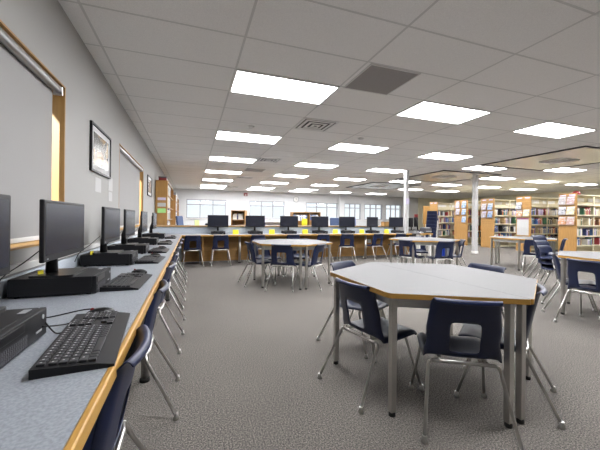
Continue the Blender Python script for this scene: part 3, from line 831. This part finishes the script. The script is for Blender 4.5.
for (z, h, mt), lab in (((1.60, .07, LILAC), 'lilac paper slip at the top of the oak bookcase end'), ((1.44, .10, PAPER), 'white paper slip on the oak bookcase end'), ((1.28, .12, GREENP), 'green paper slip on the oak bookcase end')):
    o = MB().box(XL+.075, XL+.28, 9.147, 9.149, z-h/2+.06, z+h/2+.06).build('paper_slip', mt); tag(o, lab, 'paper', 'paper slips on the oak bookcase end')
for case, (yy, dep, zt) in enumerate(((9.2, .30, 4), (12.65, .36, 4))):
    for s in (5, 4, 3, 2):
        y = yy+.02; n = 0
        while y < yy+1.3:
            w = random.uniform(.05, .085); h = random.uniform(.25, .315); cn = random.choice(['white', 'white', 'cream', 'grey', 'navy', 'black', 'white', 'tan'])
            o = bpy.data.objects.new('binder', book_mesh(cn)); COL.objects.link(o)
            o.location = (XL+.02+dep-.115, y+w/2, .071+s*.345); o.rotation_euler = (0, 0, R(90)); o.scale = (w-.003, .22, h)
            tag(o, '%s binder, %s from near end, %s shelf, %s oak wall bookcase' % (cn, ORD[n], ['', '', 'fourth', 'third', 'second', 'top'][s], ('near', 'far')[case]), 'binder', 'binders in the oak wall bookcases')
            y += w; n += 1
            if random.random() < .12: y += .12
o = thing('storage_box', (XL+.19, 9.35, 2.161), 0, 'small red and dark box on top of the oak wall bookcase', 'box')
MB().box(-.10, .10, -.15, .15, 0, .09, .004).build('box_body', REDM, o); MB().box(-.105, .105, -.155, .155, .075, .11, .004).build('box_lid', GREYD, o)

def low_case(x, y, w, h, lab, d=.32, rz=0):
    r = thing('low_bookcase', (x, y, 0), rz, lab, 'bookcase', 'low oak bookcases beyond the back counter')
    for s in (-1, 1): MB().box(s*w/2-.012, s*w/2+.012, -d/2, d/2, 0, h, .003).build('side_panel', WOOD, r)
    MB().box(-w/2, w/2, d/2-.012, d/2, .03, h-.02).build('back_panel', WOOD, r)
    n = int(h/.33)
    for k in range(n+1): MB().box(-w/2+.012, w/2-.012, -d/2, d/2-.012, .04+k*(h-.065)/n, .06+k*(h-.065)/n).build('shelf', WOOD, r)
    for k in range(n):
        xx = -w/2+.03; q = 0
        zz = .061+k*(h-.065)/n
        if zz < .85: continue
        while xx < w/2-.12:
            ww = random.uniform(.035, .06); cn = random.choice(['white', 'white', 'blue', 'grey', 'cream', 'navy'])
            p = Matrix.Rotation(rz, 4, 'Z') @ Vector((xx+ww/2, -.04, 0))
            o = bpy.data.objects.new('book', book_mesh(cn)); COL.objects.link(o)
            o.location = (x+p.x, y+p.y, zz); o.rotation_euler = (0, 0, rz); o.scale = (ww-.002, .2, random.uniform(.19, .24))
            tag(o, '%s book, %s from left, %s shelf, %s' % (cn, ORD[q], ['lowest', 'second', 'third', 'fourth', 'fifth'][k], lab), 'book', 'books in the low oak bookcases')
            xx += ww; q += 1
    return r
low_case(1.75, 12.0, .50, 1.45, 'low oak bookcase between the first two far windows', .6, R(-18))
low_case(4.15, 11.8, .72, 1.42, 'low oak bookcase under the wall clock')
low_case(5.0, 12.6, .62, 1.45, 'low oak bookcase right of the wall clock')
t_ = thing('yellow_sign', (4.05, 11.0, 0), 0, 'bright yellow upright sign board beyond the back counter', 'sign')
MB().box(-.11, .11, -.01, .01, .55, 1.16, .004).build('sign_board', YEL, t_); MB().cyl(0, 0, .02, .55, .015, 10).build('post', STEEL, t_); MB().lathe([(.16, 0), (.15, .015), (.03, .02)], 20).build('base', BLACK, t_)
# office chairs beyond the counter
def make_office(m_, lab, x, y, rz):
    r = thing('office_chair', (x, y, 0), rz, lab, 'chair', 'office chairs beyond the back counter')
    MB().box(-.24, .24, -.22, .24, .45, .53, .03).build('seat', m_, r)
    M = Matrix.Translation((0, -.27, .90)) @ Matrix.Rotation(R(8), 4, 'X')
    MB().obox(M, .44, .07, .62, .03).build('backrest', m_, r)
    MB().tube([(0, -.1, .45), (0, -.29, .47), (0, -.31, .68)], .02, 8).build('back_support', BLACK, r)
    MB().cyl(0, 0, .09, .45, .025, 12).build('gas_column', BLACK, r)
    for k in range(5):
        a = R(72*k); c_, s_ = math.cos(a), math.sin(a)
        l = MB().tube([(0, 0, .10), (.27*c_, .27*s_, .075)], [.028, .016], 8).build('base_arm', BLACK, r)
        MB().lathe([(.01, -.018), (.028, -.012), (.028, .012), (.01, .018)], 12, M=Matrix.Translation((.28*c_, .28*s_, .029)) @ Matrix.Rotation(a+R(90), 4, 'Z') @ Matrix.Rotation(R(90), 4, 'Y')).build('caster', BLACK, l)
    for s in (-1, 1): MB().tube([(s*.25, -.1, .49), (s*.29, -.08, .62), (s*.29, .12, .66)], .016, 8).build('armrest', BLACK, r)
    return r
make_office(BLUEC, 'dark blue office chair in front of the oak wall bookcase', -.05, 10.0, R(250))
make_office(PURP, 'purple office chair under the second far window', 3.0, 13.2, R(200))
make_office(BLUEC, 'dark blue office chair beyond the back counter, right of the wall clock', 6.3, 13.0, R(160))
t_ = thing('white_desk', (3.6, 13.6, 0), 0, 'white desk under the second far window', 'desk')
MB().box(-.7, .7, -.35, .35, .98, 1.01, .004).build('desk_top', WHITE, t_); MB().box(-.68, .68, .30, .33, .2, .98).build('front_panel', WHITE, t_)
for s in (-1, 1): MB().box(s*.67-.02, s*.67+.02, -.33, .33, 0, .98).build('side_panel', WHITE, t_)
t_ = thing('green_folder', (.15, 8.68, .955), R(20), 'yellow-green folder standing on the raised counter shelf', 'folder')
MB().obox(Matrix.Translation((0, 0, .07)) @ Matrix.Rotation(R(-15), 4, 'X'), .12, .02, .14, .002).build('folder_cover', mat('lime_card', (.55, .62, .25), .6), t_)
t_ = thing('label_printer', (.42, 8.70, .955), 0, 'small black gadget on the raised counter shelf', 'gadget')
MB().box(-.06, .06, -.05, .05, 0, .05, .01).build('gadget_body', BLACK, t_); MB().box(-.05, .05, -.04, .04, .05, .075, .008).build('gadget_lid', GREYM, t_)
t_ = thing('tablet', (4.86, 8.72, .955), R(-14), 'blue-grey tablet leaning back on the raised counter shelf', 'tablet')
M = Matrix.Translation((0, 0, .115)) @ Matrix.Rotation(R(-18), 4, 'X')
MB().obox(M, .17, .012, .24, .004).build('tablet_body', mat('slate_blue', (.16, .20, .38), .5), t_); MB().obox(Matrix.Translation((0, .07, .07)) @ Matrix.Rotation(R(30), 4, 'X'), .10, .006, .15).build('kickstand', GREYM, t_)
t_ = thing('paper_stand', (5.62, 8.72, .955), 0, 'pale folded card stand on the raised shelf near the right end', 'card')
M = Matrix.Translation((0, 0, .065)) @ Matrix.Rotation(R(-18), 4, 'X')
MB().obox(M, .16, .006, .13).build('card_face', mat('pale_blue_paper', (.45, .56, .66), .6), t_); MB().obox(Matrix.Translation((0, .04, .065)) @ Matrix.Rotation(R(18), 4, 'X'), .16, .006, .13).build('rear_leaf', PAPER, t_)
t_ = thing('storage_tote', (6.05, 8.72, .955), 0, 'small oak box at the right end of the raised shelf', 'box')
MB().box(-.10, .10, -.09, .09, 0, .12, .006).build('box_body', WOOD, t_); MB().box(-.104, .104, -.094, .094, .10, .13, .004).build('box_lid', WOOD, t_)

# ------------------------------------------------------------------ daylight
w = bpy.data.worlds.new('daylight'); SC.world = w; w.use_nodes = True
bg = w.node_tree.nodes['Background']; bg.inputs[0].default_value = (.92, .96, 1.0, 1); bg.inputs[1].default_value = 1.05

sl = bpy.data.lights.new('sun', 'SUN'); sl.energy = 14.0; sl.angle = R(3); sl.color = (1, .97, .92)
so = bpy.data.objects.new('sun', sl); COL.objects.link(so)
so.rotation_euler = Vector((.36, .90, -.50)).to_track_quat('-Z', 'Y').to_euler()

# ------------------------------------------------------------------ camera
cam = bpy.data.cameras.new('camera'); co = bpy.data.objects.new('camera', cam); COL.objects.link(co)
cam.sensor_width = 36; cam.lens = 36*310/600; cam.shift_y = -(225-218.3)/600; cam.clip_start = .02
co.matrix_world = Matrix.Translation((0, 0, 1.17)) @ Matrix.Rotation(-.338, 4, 'Z') @ Matrix.Rotation(R(90), 4, 'X') @ Matrix.Rotation(.010, 4, 'Z')
SC.camera = co
SC.view_settings.view_transform = 'Standard'; SC.view_settings.look = 'None'; SC.view_settings.gamma = 1; SC.view_settings.use_curve_mapping = False
SC.view_settings.exposure = 0.29
SC.cycles.use_denoising = True
SC.cycles.sample_clamp_indirect = 4.0; SC.cycles.max_bounces = 8; SC.cycles.diffuse_bounces = 6
